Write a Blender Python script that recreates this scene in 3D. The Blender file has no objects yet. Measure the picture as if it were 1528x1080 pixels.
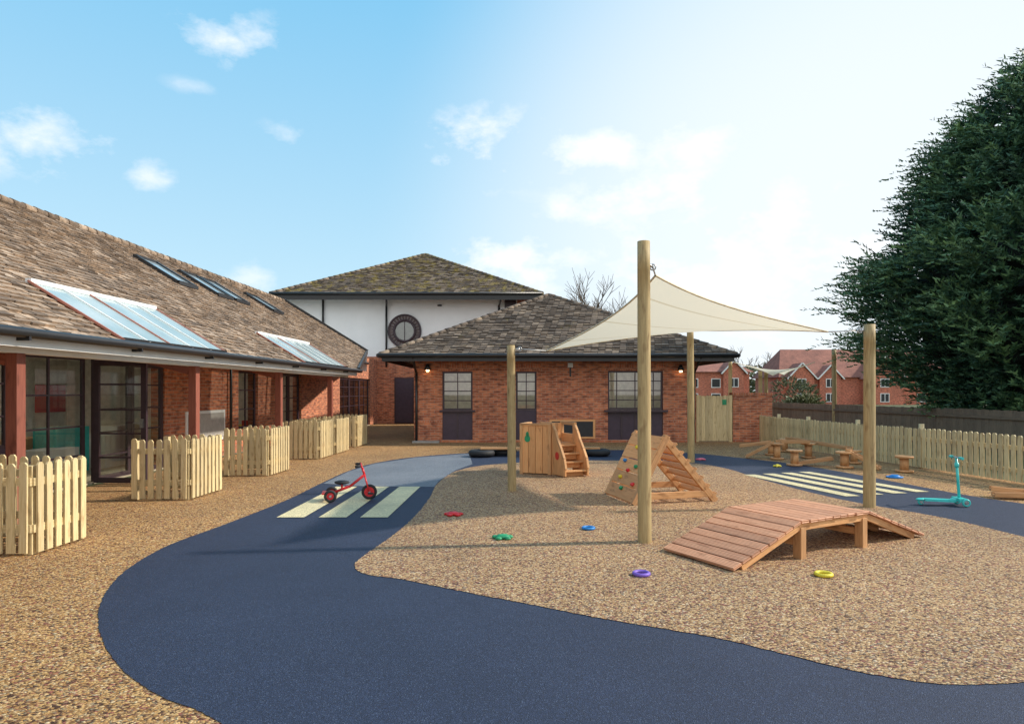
import bpy, math, random
from mathutils import Vector, Matrix, noise
random.seed(7)
scene=bpy.context.scene
R=random.random
def U(a,b): return a+(b-a)*random.random()
# ---------------------------------------------------------------- materials
def newmat(name):
    m=bpy.data.materials.new(name); m.use_nodes=True
    nt=m.node_tree; nt.nodes.clear()
    out=nt.nodes.new('ShaderNodeOutputMaterial')
    b=nt.nodes.new('ShaderNodeBsdfPrincipled')
    nt.links.new(b.outputs[0],out.inputs[0])
    return m,nt,b,out
def N(nt,t,**kw):
    n=nt.nodes.new(t)
    for k,v in kw.items():
        setattr(n,k,v)
    return n
def ramp(nt,stops,interp='LINEAR'):
    r=nt.nodes.new('ShaderNodeValToRGB'); cr=r.color_ramp; cr.interpolation=interp
    while len(cr.elements)<len(stops): cr.elements.new(0.5)
    for e,(p,c) in zip(cr.elements,stops):
        e.position=p; e.color=(c[0],c[1],c[2],1)
    return r
def mixc(nt,f,a,b,mode='MIX'):
    m=nt.nodes.new('ShaderNodeMix'); m.data_type='RGBA'; m.blend_type=mode
    for s,v in ((m.inputs[0],f),(m.inputs[6],a),(m.inputs[7],b)):
        if isinstance(v,bpy.types.NodeSocket): nt.links.new(v,s)
        elif isinstance(v,(int,float)): s.default_value=v
        else: s.default_value=(v[0],v[1],v[2],1)
    return m.outputs[2]
def bump(nt,b,h,strength=.3,dist=.01):
    n=nt.nodes.new('ShaderNodeBump'); n.inputs['Strength'].default_value=strength; n.inputs['Distance'].default_value=dist
    nt.links.new(h,n.inputs['Height']); nt.links.new(n.outputs[0],b.inputs['Normal'])
def uvn(nt): return N(nt,'ShaderNodeUVMap',uv_map='UVMap').outputs[0]
def mapping(nt,v,sc,loc=(0,0,0)):
    m=nt.nodes.new('ShaderNodeMapping'); m.inputs['Scale'].default_value=sc; m.inputs['Location'].default_value=loc
    nt.links.new(v,m.inputs[0]); return m.outputs[0]
def objc(nt): return N(nt,'ShaderNodeNewGeometry').outputs['Position']
def noi(nt,v,scale,detail=3,rough=.6):
    n=N(nt,'ShaderNodeTexNoise'); n.inputs['Scale'].default_value=scale; n.inputs['Detail'].default_value=detail; n.inputs['Roughness'].default_value=rough
    nt.links.new(v,n.inputs['Vector']); return n
def rndattr(nt): return N(nt,'ShaderNodeAttribute',attribute_name='rnd').outputs['Fac']

def plain(name,c,rough=.5,metal=0,var=.15,vs=8,emit=None):
    m,nt,b,o=newmat(name)
    n=noi(nt,objc(nt),vs,3)
    r=ramp(nt,[(.3,[x*(1-var) for x in c]),(.7,[min(1,x*(1+var)) for x in c])])
    nt.links.new(n.outputs[0],r.inputs[0]); nt.links.new(r.outputs[0],b.inputs['Base Color'])
    b.inputs['Roughness'].default_value=rough; b.inputs['Metallic'].default_value=metal
    if emit:
        b.inputs['Emission Color'].default_value=(*emit[0],1); b.inputs['Emission Strength'].default_value=emit[1]
    return m
def wood(name,c1,c2,rough=.65,groove=False):
    m,nt,b,o=newmat(name)
    uv=uvn(nt)
    n=noi(nt,mapping(nt,uv,(2.2,38,1)),1.6,4,.65)
    r=ramp(nt,[(.28,c1),(.72,c2)]); nt.links.new(n.outputs[0],r.inputs[0])
    kn=noi(nt,mapping(nt,uv,(3,9,1)),1.3,2); kr=ramp(nt,[(.3,(.62,.55,.5)),(.42,(1,1,1))]); nt.links.new(kn.outputs[0],kr.inputs[0])
    c=mixc(nt,.8,r.outputs[0],kr.outputs[0],'MULTIPLY')
    a=rndattr(nt); ar=ramp(nt,[(0,(.70,.70,.72)),(1,(1.0,1.0,1.0))]); nt.links.new(a,ar.inputs[0])
    c=mixc(nt,1,c,ar.outputs[0],'MULTIPLY')
    nt.links.new(c,b.inputs['Base Color']); b.inputs['Roughness'].default_value=rough
    h=n.outputs[0]
    if groove:
        w=N(nt,'ShaderNodeTexWave'); w.bands_direction='Y'; w.inputs['Scale'].default_value=16; w.inputs['Distortion'].default_value=0
        nt.links.new(uv,w.inputs['Vector']); bump(nt,b,w.outputs['Fac'],.9,.005)
    else: bump(nt,b,h,.3,.004)
    return m
def brick(name,c1,c2,mortar,bw=.225,rh=.075):
    m,nt,b,o=newmat(name); uv=uvn(nt)
    t=N(nt,'ShaderNodeTexBrick'); t.inputs['Scale'].default_value=1; t.inputs['Brick Width'].default_value=bw; t.inputs['Row Height'].default_value=rh
    t.inputs['Mortar Size'].default_value=.0055; t.inputs['Mortar Smooth'].default_value=.2; t.inputs['Bias'].default_value=-.1
    t.inputs['Color1'].default_value=(*c1,1); t.inputs['Color2'].default_value=(*c2,1); t.inputs['Mortar'].default_value=(*mortar,1)
    nt.links.new(uv,t.inputs['Vector'])
    n=noi(nt,mapping(nt,uv,(4.4,13.3,1)),1.0,1); nr=ramp(nt,[(.3,(.50,.46,.48)),(.5,(1,1,1)),(.7,(1.25,1.15,1.05))]); nt.links.new(n.outputs[0],nr.inputs[0])
    n2=noi(nt,objc(nt),.7,4); nr2=ramp(nt,[(.3,(.78,.78,.78)),(.7,(1.1,1.1,1.1))]); nt.links.new(n2.outputs[0],nr2.inputs[0])
    c=mixc(nt,1,t.outputs['Color'],nr.outputs[0],'MULTIPLY'); c=mixc(nt,1,c,nr2.outputs[0],'MULTIPLY')
    nt.links.new(c,b.inputs['Base Color']); b.inputs['Roughness'].default_value=.85
    inv=N(nt,'ShaderNodeMath',operation='SUBTRACT'); inv.inputs[0].default_value=1; nt.links.new(t.outputs['Fac'],inv.inputs[1])
    bump(nt,b,inv.outputs[0],.6,.006); return m
def tilemat(name,stops,moss,mossamt):
    m,nt,b,o=newmat(name)
    r=ramp(nt,stops); nt.links.new(rndattr(nt),r.inputs[0])
    p=objc(nt)
    n=noi(nt,p,1.1,5,.7); nr=ramp(nt,[(.3,(.62,.62,.64)),(.7,(1.2,1.17,1.12))]); nt.links.new(n.outputs[0],nr.inputs[0])
    c=mixc(nt,1,r.outputs[0],nr.outputs[0],'MULTIPLY')
    f=noi(nt,p,14,3); fr=ramp(nt,[(.35,(.6,.6,.6)),(.65,(1.2,1.2,1.2))]); nt.links.new(f.outputs[0],fr.inputs[0])
    c=mixc(nt,.8,c,fr.outputs[0],'MULTIPLY')
    mn=noi(nt,p,2.3,6,.75); mr=ramp(nt,[(mossamt,(0,0,0)),(mossamt+.12,(1,1,1))]); nt.links.new(mn.outputs[0],mr.inputs[0])
    c=mixc(nt,mr.outputs[0],c,moss)
    nt.links.new(c,b.inputs['Base Color']); b.inputs['Roughness'].default_value=.9
    bump(nt,b,f.outputs[0],.5,.01); return m
def mulch(name,stops,sc=(60,88,60)):
    m,nt,b,o=newmat(name); p=objc(nt)
    d=noi(nt,p,34,1)
    mx=N(nt,'ShaderNodeVectorMath',operation='MULTIPLY_ADD'); mx.inputs[1].default_value=(.03,.03,.0); nt.links.new(d.outputs['Color'],mx.inputs[0]); nt.links.new(p,mx.inputs[2])
    v=N(nt,'ShaderNodeTexVoronoi'); v.inputs['Scale'].default_value=1; nt.links.new(mapping(nt,mx.outputs[0],sc),v.inputs['Vector'])
    sp=N(nt,'ShaderNodeSeparateColor'); nt.links.new(v.outputs['Color'],sp.inputs[0])
    r=ramp(nt,stops,'CONSTANT')
    nt.links.new(sp.outputs[0],r.inputs[0])
    e=ramp(nt,[(.3,(1,1,1)),(.8,(.40,.34,.31))]); nt.links.new(v.outputs['Distance'],e.inputs[0])
    c=mixc(nt,1,r.outputs[0],e.outputs[0],'MULTIPLY')
    n=noi(nt,p,.45,5,.7); nr=ramp(nt,[(.3,(.82,.81,.80)),(.7,(1.16,1.13,1.08))]); nt.links.new(n.outputs[0],nr.inputs[0])
    c=mixc(nt,1,c,nr.outputs[0],'MULTIPLY')
    nt.links.new(c,b.inputs['Base Color']); b.inputs['Roughness'].default_value=.8; b.inputs['Specular IOR Level'].default_value=.3
    iv=N(nt,'ShaderNodeMath',operation='SUBTRACT'); iv.inputs[0].default_value=1; nt.links.new(v.outputs['Distance'],iv.inputs[1])
    bump(nt,b,iv.outputs[0],.85,.008); return m
def rubber(name,c,fleck,rough=.7):
    m,nt,b,o=newmat(name); p=objc(nt)
    v=N(nt,'ShaderNodeTexVoronoi'); v.inputs['Scale'].default_value=210; nt.links.new(p,v.inputs['Vector'])
    sp=N(nt,'ShaderNodeSeparateColor'); nt.links.new(v.outputs['Color'],sp.inputs[0])
    r=ramp(nt,[(0,[x*.55 for x in c]),(.35,c),(.8,[x*1.5 for x in c]),(.96,fleck)],'CONSTANT'); nt.links.new(sp.outputs[0],r.inputs[0])
    n=noi(nt,p,.8,5,.7); nr=ramp(nt,[(.3,(.82,.83,.85)),(.72,(1.25,1.22,1.18))]); nt.links.new(n.outputs[0],nr.inputs[0])
    cc=mixc(nt,1,r.outputs[0],nr.outputs[0],'MULTIPLY')
    nt.links.new(cc,b.inputs['Base Color']); b.inputs['Roughness'].default_value=rough
    bump(nt,b,v.outputs['Distance'],.6,.004); return m
def glassmat(name,tint=(.85,.90,.89),g=.12):
    m,nt,b,o=newmat(name); nt.nodes.remove(b)
    t=N(nt,'ShaderNodeBsdfTransparent'); t.inputs[0].default_value=(*tint,1)
    gl=N(nt,'ShaderNodeBsdfGlossy'); gl.inputs['Roughness'].default_value=.02
    lw=N(nt,'ShaderNodeFresnel'); lw.inputs[0].default_value=1.5
    ad=N(nt,'ShaderNodeMath',operation='ADD'); ad.inputs[1].default_value=g; nt.links.new(lw.outputs[0],ad.inputs[0])
    mx=N(nt,'ShaderNodeMixShader'); nt.links.new(ad.outputs[0],mx.inputs[0]); nt.links.new(t.outputs[0],mx.inputs[1]); nt.links.new(gl.outputs[0],mx.inputs[2])
    nt.links.new(mx.outputs[0],o.inputs[0]); return m
def leafmat(name,stops):
    m,nt,b,o=newmat(name)
    r=ramp(nt,stops); nt.links.new(rndattr(nt),r.inputs[0])
    n=noi(nt,objc(nt),.9,2); nr=ramp(nt,[(.3,(.5,.6,.65)),(.7,(1.4,1.35,1.15))]); nt.links.new(n.outputs[0],nr.inputs[0])
    c=mixc(nt,1,r.outputs[0],nr.outputs[0],'MULTIPLY')
    nt.links.new(c,b.inputs['Base Color']); b.inputs['Roughness'].default_value=.6
    return m

M={}
M['pine']=wood('treated_pine',(.60,.44,.20),(.88,.72,.42))
M['pole']=wood('pole_timber',(.36,.25,.105),(.62,.47,.23))
M['larch']=wood('orange_timber',(.54,.25,.09),(.82,.47,.22))
M['ply']=wood('plywood',(.70,.31,.11),(.88,.48,.21))
M['deck']=wood('deck_timber',(.56,.24,.125),(.82,.43,.25),.6,True)
M['stain']=wood('stained_post',(.22,.06,.04),(.36,.115,.07))
M['brown']=wood('old_fence',(.15,.105,.07),(.29,.21,.14))
M['frame']=plain('window_frame',(.048,.028,.038),.4)
M['panel']=plain('door_panel',(.050,.030,.050),.45)
M['black']=plain('gutter_black',(.02,.02,.022),.35)
M['white']=plain('white_paint',(.80,.80,.78),.6,var=.06,vs=2)
M['render']=plain('white_render',(.86,.87,.88),.85,var=.04,vs=1.2)
M['room']=plain('room_plaster',(.82,.80,.72),.8)
M['ceil']=plain('ceiling_light_panel',(.8,.8,.8),.6,emit=((1,.93,.8),2.6))  # added glow to brighten the rooms, no known fittings
M['floor']=plain('room_floor',(.45,.38,.28),.4)
M['brick']=brick('red_brick',(.60,.215,.105),(.37,.11,.06),(.43,.34,.26))
M['farbrick']=brick('house_brick',(.62,.19,.11),(.48,.14,.085),(.42,.30,.24))
M['solbrick']=brick('soldier_brick',(.60,.215,.11),(.42,.13,.07),(.43,.34,.26),.075,.225)
T1=[(0,(.16,.115,.082)),(.35,(.28,.20,.14)),(.7,(.38,.28,.20)),(1,(.52,.40,.30))]
T2=[(0,(.085,.066,.052)),(.5,(.17,.13,.10)),(1,(.31,.24,.18))]
M['tile']=tilemat('clay_tiles',T1,(.26,.20,.085),.64)
M['tile2']=tilemat('weathered_tiles',T2,(.21,.17,.055),.60)
M['tile3']=tilemat('mossy_tiles',T2,(.26,.195,.045),.50)
M['fartile']=tilemat('red_tiles',[(0,(.28,.12,.09)),(1,(.44,.19,.14))],(.2,.1,.06),.8)
warm=[(0,(.10,.05,.03)),(.13,(.66,.42,.17)),(.3,(.50,.275,.10)),(.45,(.28,.15,.08)),(.56,(.72,.48,.23)),(.72,(.60,.35,.13)),(.82,(.36,.13,.09)),(.9,(.33,.26,.16)),(.96,(.80,.63,.38))]
tan=[(0,(.11,.06,.045)),(.13,(.62,.42,.22)),(.3,(.46,.275,.13)),(.45,(.29,.165,.11)),(.56,(.68,.49,.28)),(.72,(.54,.345,.17)),(.82,(.36,.15,.12)),(.9,(.32,.265,.20)),(.96,(.78,.64,.45))]
M['mulch']=mulch('rubber_mulch',warm); M['mulch2']=mulch('rubber_mulch_light',tan)
M['blue']=rubber('blue_rubber',(.018,.028,.062),(.065,.09,.145))
M['grey']=rubber('grey_rubber',(.16,.18,.21),(.38,.40,.44))  # paler tone standing in for sun sheen on the blue rubber
M['cream']=rubber('cream_rubber',(.70,.61,.36),(.80,.74,.50))
M['glass']=glassmat('glass')
m,nt,b,o=newmat('skylight_glass'); n=noi(nt,objc(nt),1.5,3); r=ramp(nt,[(.3,(.40,.54,.56)),(.7,(.62,.76,.80))]); nt.links.new(n.outputs[0],r.inputs[0]); nt.links.new(r.outputs[0],b.inputs['Base Color']); b.inputs['Roughness'].default_value=.06
t=N(nt,'ShaderNodeBsdfTransparent'); t.inputs[0].default_value=(.85,.92,.92,1); mx=N(nt,'ShaderNodeMixShader'); mx.inputs[0].default_value=.72; nt.links.new(t.outputs[0],mx.inputs[1]); nt.links.new(b.outputs[0],mx.inputs[2]); nt.links.new(mx.outputs[0],o.inputs[0]); M['roofglass']=m
M['skyglass']=plain('velux_glass',(.30,.38,.42),.08,var=.25,vs=1.5)
M['redlead']=plain('skylight_bar',(.42,.16,.11),.5)
M['board']=plain('chalk_black',(.025,.025,.028),.6)
M['greyb']=plain('board_grey',(.42,.40,.37),.6)
M['ring']=plain('ring_brick',(.13,.10,.10),.8,var=.3)
M['tyre']=plain('tyre_rubber',(.018,.018,.02),.7)
M['steel']=plain('steel',(.5,.5,.5),.3,1)
M['red']=plain('red_enamel',(.62,.025,.03),.3)
M['aqua']=plain('aqua_plastic',(.06,.58,.55),.35)
M['green']=plain('green_plastic',(.02,.28,.12),.5)
M['purple']=plain('purple_foam',(.20,.11,.52),.5)
M['yellow']=plain('yellow_foam',(.80,.66,.05),.5)
M['bluep']=plain('blue_plastic',(.02,.22,.60),.45)
M['pink']=plain('pink_plastic',(.7,.15,.2),.5)
M['lamp']=plain('lamp_glow',(.9,.6,.3),.5,emit=((1,.6,.28),10))
M['slab']=plain('stone_slab',(.38,.36,.33),.85)
M['rope']=plain('steel_rope',(.55,.55,.54),.4,.3)
M['bark']=plain('bark',(.13,.10,.075),.9,var=.4)
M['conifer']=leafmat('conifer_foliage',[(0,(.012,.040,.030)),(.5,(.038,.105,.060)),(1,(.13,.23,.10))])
M['shrub']=leafmat('shrub_foliage',[(0,(.06,.07,.03)),(1,(.20,.21,.11))])
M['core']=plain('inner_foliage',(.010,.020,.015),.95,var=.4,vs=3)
m,nt,b,o=newmat('grass_verge'); n=noi(nt,objc(nt),.6,8,.75); r=ramp(nt,[(.3,(.05,.065,.025)),(.6,(.10,.115,.045)),(.8,(.17,.14,.08))]); nt.links.new(n.outputs[0],r.inputs[0]); nt.links.new(r.outputs[0],b.inputs['Base Color']); b.inputs['Roughness'].default_value=.95; M['grass']=m
# ---------------------------------------------------------------- mesh builder
class MB:
    def __init__(s,name,mats):
        s.name=name; s.mats=mats; s.v=[]; s.f=[]; s.mi=[]; s.uv=[]; s.r=[]; s.sm=[]
    def face(s,pts,mat=0,uv=None,rnd=None,smooth=False):
        i=len(s.v); pts=[Vector(p) for p in pts]; s.v+=pts; s.f.append(list(range(i,i+len(pts))))
        if uv is None:
            nn=(pts[1]-pts[0]).cross(pts[2]-pts[0])
            if nn.length<1e-12: nn=Vector((0,0,1))
            nn.normalize()
            if abs(nn.z)>.995: a=Vector((1,0,0)); c=Vector((0,1,0))
            else:
                a=Vector((0,0,1)).cross(nn).normalized(); c=nn.cross(a)
                if abs(a.x)>abs(a.y):
                    if a.x<0: a=-a
                elif a.y<0: a=-a
            uv=[(p.dot(a),p.dot(c)) for p in pts]
        s.uv.append(uv); s.mi.append(mat); s.r.append(R() if rnd is None else rnd); s.sm.append(smooth)
    def hexa(s,c,mat=0,grain=False):
        c=[Vector(p) for p in c]; rn=R()
        quads=[(0,3,2,1),(4,5,6,7),(0,1,5,4),(1,2,6,5),(2,3,7,6),(3,0,4,7)]
        if grain:
            ax=[c[1]-c[0],c[3]-c[0],c[4]-c[0]]; L=max(ax,key=lambda a:a.length).normalized(); off=(U(0,50),U(0,50))
        for q in quads:
            p=[c[i] for i in q]
            if grain:
                n=(p[1]-p[0]).cross(p[2]-p[0]).normalized()
                if abs(n.dot(L))>.8: a=(p[1]-p[0]).normalized(); bb=n.cross(a); uv=[(x.dot(a)*.2+off[0],x.dot(bb)+off[1]) for x in p]
                else: bb=n.cross(L); uv=[(x.dot(L)+off[0],x.dot(bb)+off[1]) for x in p]
                s.face(p,mat,uv,rn)
            else: s.face(p,mat,None,rn)
    def box(s,ctr,size,rot=None,mat=0,grain=True):
        x,y,z=[k/2 for k in size]; c=[(-x,-y,-z),(x,-y,-z),(x,y,-z),(-x,y,-z),(-x,-y,z),(x,-y,z),(x,y,z),(-x,y,z)]
        ctr=Vector(ctr); out=[]
        for p in c:
            p=Vector(p)
            if rot is not None: p=rot@p
            out.append(p+ctr)
        s.hexa(out,mat,grain)
    def beam(s,p0,p1,w,h,mat=0,up=(0,0,1)):
        p0=Vector(p0);p1=Vector(p1);d=(p1-p0); L=d.length; d.normalize()
        up=Vector(up); sd=d.cross(up)
        if sd.length<1e-4: sd=d.cross(Vector((1,0,0)))
        sd.normalize(); u2=sd.cross(d)
        rot=Matrix((d,sd,u2)).transposed()
        s.box((p0+p1)/2,(L,w,h),rot,mat)
    def cyl(s,p0,p1,r0,r1=None,n=12,mat=0,cap=True):
        r1=r0 if r1 is None else r1
        p0=Vector(p0);p1=Vector(p1);d=(p1-p0);L=d.length;d.normalize()
        a=d.cross(Vector((0,0,1)) if abs(d.z)<.9 else Vector((1,0,0))).normalized(); bb=d.cross(a)
        rn=R(); off=(U(0,50),U(0,50)); A=[];B=[]
        for i in range(n):
            t=2*math.pi*i/n; q=a*math.cos(t)+bb*math.sin(t); A.append(p0+q*r0);B.append(p1+q*r1)
        for i in range(n):
            j=(i+1)%n; w=2*math.pi*r0/n
            s.face([A[i],A[j],B[j],B[i]],mat,[(off[0],off[1]+i*w),(off[0],off[1]+(i+1)*w),(off[0]+L,off[1]+(i+1)*w),(off[0]+L,off[1]+i*w)],rn,True)
        if cap:
            s.face(A[::-1],mat,None,rn); s.face(B,mat,None,rn)
    def torus(s,c,axis,Rr,r,n=24,m=8,mat=0):
        c=Vector(c);d=Vector(axis).normalized()
        a=d.cross(Vector((0,0,1)) if abs(d.z)<.9 else Vector((1,0,0))).normalized(); bb=d.cross(a)
        def P(i,j):
            t=2*math.pi*i/n; f=2*math.pi*j/m; q=a*math.cos(t)+bb*math.sin(t)
            return c+q*(Rr+r*math.cos(f))+d*(r*math.sin(f))
        for i in range(n):
            for j in range(m): s.face([P(i,j),P(i+1,j),P(i+1,j+1),P(i,j+1)],mat,None,.5,True)
    def blob(s,c,rad,mat=0,nu=10,nv=6,jit=0):
        c=Vector(c); rx,ry,rz=rad
        def P(i,j):
            t=2*math.pi*(i%nu)/nu; f=math.pi*j/nv-math.pi/2
            p=Vector((math.cos(t)*math.cos(f),math.sin(t)*math.cos(f),math.sin(f)))
            k=1+jit*noise.noise(p*2+c)
            return c+Vector((p.x*rx*k,p.y*ry*k,p.z*rz*k))
        for i in range(nu):
            for j in range(nv):
                q=[P(i,j),P(i+1,j),P(i+1,j+1),P(i,j+1)]
                if j==0:q=[q[0],q[2],q[3]]
                elif j==nv-1:q=q[:3]
                s.face(q,mat,None,.5,True)
    def obox(s,F,u0,u1,z0,z1,o0,o1,mat=0,grain=False):
        O,d,n=F
        def P(u,o,z): return Vector((O[0]+d[0]*u+n[0]*o,O[1]+d[1]*u+n[1]*o,z))
        c=[P(u0,o0,z0),P(u1,o0,z0),P(u1,o1,z0),P(u0,o1,z0),P(u0,o0,z1),P(u1,o0,z1),P(u1,o1,z1),P(u0,o1,z1)]
        if d[0]*n[1]-d[1]*n[0]<0: c=[c[1],c[0],c[3],c[2],c[5],c[4],c[7],c[6]]
        s.hexa(c,mat,grain)
    def build(s,parent=None,bevel=0,weld=False):
        me=bpy.data.meshes.new(s.name); me.from_pydata([tuple(p) for p in s.v],[],s.f)
        for m in s.mats: me.materials.append(M[m] if isinstance(m,str) else m)
        me.polygons.foreach_set('material_index',s.mi); me.polygons.foreach_set('use_smooth',s.sm)
        ul=me.uv_layers.new(name='UVMap'); fl=[]
        for u in s.uv:
            for a in u: fl+= [a[0],a[1]]
        ul.data.foreach_set('uv',fl)
        at=me.attributes.new('rnd','FLOAT','FACE'); at.data.foreach_set('value',s.r)
        me.update()
        ob=bpy.data.objects.new(s.name,me); scene.collection.objects.link(ob)
        if any(s.sm) or bevel or weld:
            import bmesh
            bm=bmesh.new(); bm.from_mesh(me); bmesh.ops.remove_doubles(bm,verts=bm.verts,dist=.0004 if bevel else .0001); bm.to_mesh(me); bm.free()
        if bevel:
            bv=ob.modifiers.new('Bevel','BEVEL'); bv.width=bevel; bv.segments=2; bv.limit_method='ANGLE'; bv.angle_limit=math.radians(40)
        if parent: ob.parent=parent
        return ob
def empty(name):
    e=bpy.data.objects.new(name,None); scene.collection.objects.link(e); e.empty_display_size=.2; return e
# survey helper: photo bearing -> site ground coordinates in metres (eye height 1.57)
def G(px,py):
    Y=1570/(py-583); return ((px-764)*Y/1000,Y)
# ---------------------------------------------------------------- openings & windows
def wall(mb,F,L0,L1,H,T,ops,mat=0):
    cuts=sorted(set([L0,L1]+[o[0] for o in ops]+[o[1] for o in ops]))
    for a,c in zip(cuts[:-1],cuts[1:]):
        zs=[(0,H)]
        for (u0,u1,z0,z1) in ops:
            if u0<=a+1e-6 and u1>=c-1e-6:
                nz=[]
                for (p,q) in zs:
                    if z0>p+1e-3: nz.append((p,min(q,z0)))
                    if z1<q-1e-3: nz.append((max(p,z1),q))
                zs=nz
        for (p,q) in zs: mb.obox(F,a,c,p,q,-T,0,mat)
def window(fr,gl,F,u0,u1,z0,z1,cols,rows,off=-.07,fw=.055,bar=.028,d=.05):
    fr.obox(F,u0,u0+fw,z0,z1,off-d,off); fr.obox(F,u1-fw,u1,z0,z1,off-d,off)
    fr.obox(F,u0+fw,u1-fw,z0,z0+fw,off-d,off-.003); fr.obox(F,u0+fw,u1-fw,z1-fw,z1,off-d,off-.003)
    if isinstance(cols,int): cs=[u0+(u1-u0)*i/cols for i in range(1,cols)]
    else: cs=cols
    if isinstance(rows,int): rs=[z0+(z1-z0)*i/rows for i in range(1,rows)]
    else: rs=rows
    for c in cs: fr.obox(F,c-bar/2,c+bar/2,z0+fw,z1-fw,off-d+.008,off-.006)
    for r in rs: fr.obox(F,u0+fw,u1-fw,r-bar/2,r+bar/2,off-d+.012,off-.010)
    O,dd,n=F; o=off-d/2
    P=lambda u,z:(O[0]+dd[0]*u+n[0]*o,O[1]+dd[1]*u+n[1]*o,z)
    gl.face([P(u0+fw*.5,z0+fw*.5),P(u1-fw*.5,z0+fw*.5),P(u1-fw*.5,z1-fw*.5),P(u0+fw*.5,z1-fw*.5)])
def tiles(mb,poly,mat=0,row=.15,tw=.2,th=.028,jit=1,holes=()):
    poly=[Vector(p) for p in poly]
    n=(poly[1]-poly[0]).cross(poly[2]-poly[0]).normalized()
    if n.z<0: n=-n
    a=Vector((0,0,1)).cross(n).normalized(); c=n.cross(a); O=poly[0]
    q=[((p-O).dot(a),(p-O).dot(c)) for p in poly]
    mb.face([p-n*.01 for p in poly],mat)
    v0=min(p[1] for p in q); v1=max(p[1] for p in q); k=0; v=v0
    while v<v1-.03:
        vm=v+row*.4; xs=[]
        for i in range(len(q)):
            (x1,y1),(x2,y2)=q[i],q[(i+1)%len(q)]
            if (y1-vm)*(y2-vm)<0: xs.append(x1+(vm-y1)/(y2-y1)*(x2-x1))
        xs.sort()
        for i in range(0,len(xs)-1,2):
            u=xs[i]-(tw/2 if k%2 else 0)
            while u<xs[i+1]:
                ua=max(u,xs[i])+.003; ub=min(u+tw*U(.97,1.0),xs[i+1])-.003
                if ub-ua>.02:
                    dv=U(-.018,.018)*jit; h=th*U(.6,1.6); h2=h+U(-.006,.006); rn=R()
                    vt=min(v+row*1.15,v1)
                    W=lambda uu,vv,hh:O+a*uu+c*vv+n*hh
                    A=W(ua,v+dv,h);B=W(ub,v+dv,h2);C=W(ub,vt,.006);D=W(ua,vt,.006)
                    mb.face([A,B,C,D],mat,None,rn); mb.face([W(ua,v+dv,-.005),W(ub,v+dv,-.005),B,A],mat,None,rn*.6)
                    mb.face([W(ub,v+dv,-.005),C,B],mat,None,rn*.6); mb.face([W(ua,v+dv,-.005),A,D],mat,None,rn*.6)
                u+=tw
        v+=row; k+=1
def hipcap(mb,p0,p1,mat=0,r=.09):
    p0=Vector(p0);p1=Vector(p1);L=(p1-p0).length;n=int(L/.32)
    for i in range(n):
        a=p0.lerp(p1,i/n); c=p0.lerp(p1,(i+1.08)/n); mb.cyl(a,c,r*U(1,1.12),r*.85,8,mat)
# ================================================================ GROUND
g=MB('ground',['grass']); g.face([(-400,-200,0),(400,-200,0),(400,900,0),(-400,900,0)]); g.build()
g=MB('rubber_mulch_surface',['mulch']); g.face([(-7.3,-4,.004),(10,-4,.004),(9.1,6,.004),(8.7,11.3,.004),(7.9,21.2,.004),(7.9,24,.004),(-2,34,.004),(-6.4,32,.004)]); g.build()
def spline(pts,closed=True,k=8):
    out=[];n=len(pts)
    for i in range(n if closed else n-1):
        p=[Vector(pts[(i+j-1)%n]) if closed else Vector(pts[max(0,min(n-1,i+j-1))]) for j in range(4)]
        for s in range(k):
            t=s/k
            out.append(.5*((2*p[1])+(-p[0]+p[2])*t+(2*p[0]-5*p[1]+4*p[2]-p[3])*t*t+(-p[0]+3*p[1]-3*p[2]+p[3])*t**3))
    return out
def ragged(pts,amp=.006):
    out=[]; n=len(pts)
    for i in range(n):
        a=pts[i];b_=pts[(i+1)%n]; m_=max(1,int((b_-a).length/.03))
        for j in range(m_): out.append(a.lerp(b_,j/m_)+Vector((U(-amp,amp),U(-amp,amp))))
    return out
def sheet(name,pts,z,mat):
    import bmesh
    bm=bmesh.new(); vs=[bm.verts.new((p[0],p[1],z)) for p in pts]; f=bm.faces.new(vs); bm.normal_update()
    if f.normal.z<0: f.normal_flip()
    bmesh.ops.triangulate(bm,faces=[f]); me=bpy.data.meshes.new(name); bm.to_mesh(me); bm.free(); me.materials.append(M[mat])
    ob=bpy.data.objects.new(name,me); scene.collection.objects.link(ob); return ob
outer=[G(*p) for p in [(330,1080),(240,1040),(182,1000),(153,955),(147,920),(158,885),(190,850),(250,815),(330,785),(400,758),(440,741),(478,722),(520,703),(560,691),(620,682),(700,676),(820,672),(950,672),(1040,677),(1110,684),(1180,692),(1260,705),(1350,722),(1430,737),(1528,752)]]
outer+=[(7.7,8.2),(8.1,6),(7.6,3.8),(6.2,1.9),(4,.9),(2,.9),(.6,1.5),(-.5,2.35)]
sheet('blue_rubber_path',ragged(spline(outer),.004),.008,'blue')
isl=[G(*p) for p in [(1440,1024),(1300,1008),(1180,980),(1060,952),(900,925),(800,905),(700,886),(600,866),(550,859),(530,849),(538,834),(590,797),(622,768),(642,742),(655,720),(685,702),(740,693),(850,688),(950,688),(1030,691),(1085,700),(1140,717),(1250,745),(1400,772),(1528,802)]]
isl+=[(5.6,6.2),(5.1,5.0),(4.2,4.15),(3.2,3.7)]
sheet('mulch_island',ragged(spline(isl)),.012,'mulch2')
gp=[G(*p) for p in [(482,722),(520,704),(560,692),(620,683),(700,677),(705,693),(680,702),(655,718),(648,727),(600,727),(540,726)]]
sheet('grey_rubber_path',gp,.0115,'grey')  # painted sheen: still the blue path, coloured lighter where sun glances off
z=MB('crossing_stripe_markings',['cream'])
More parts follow.
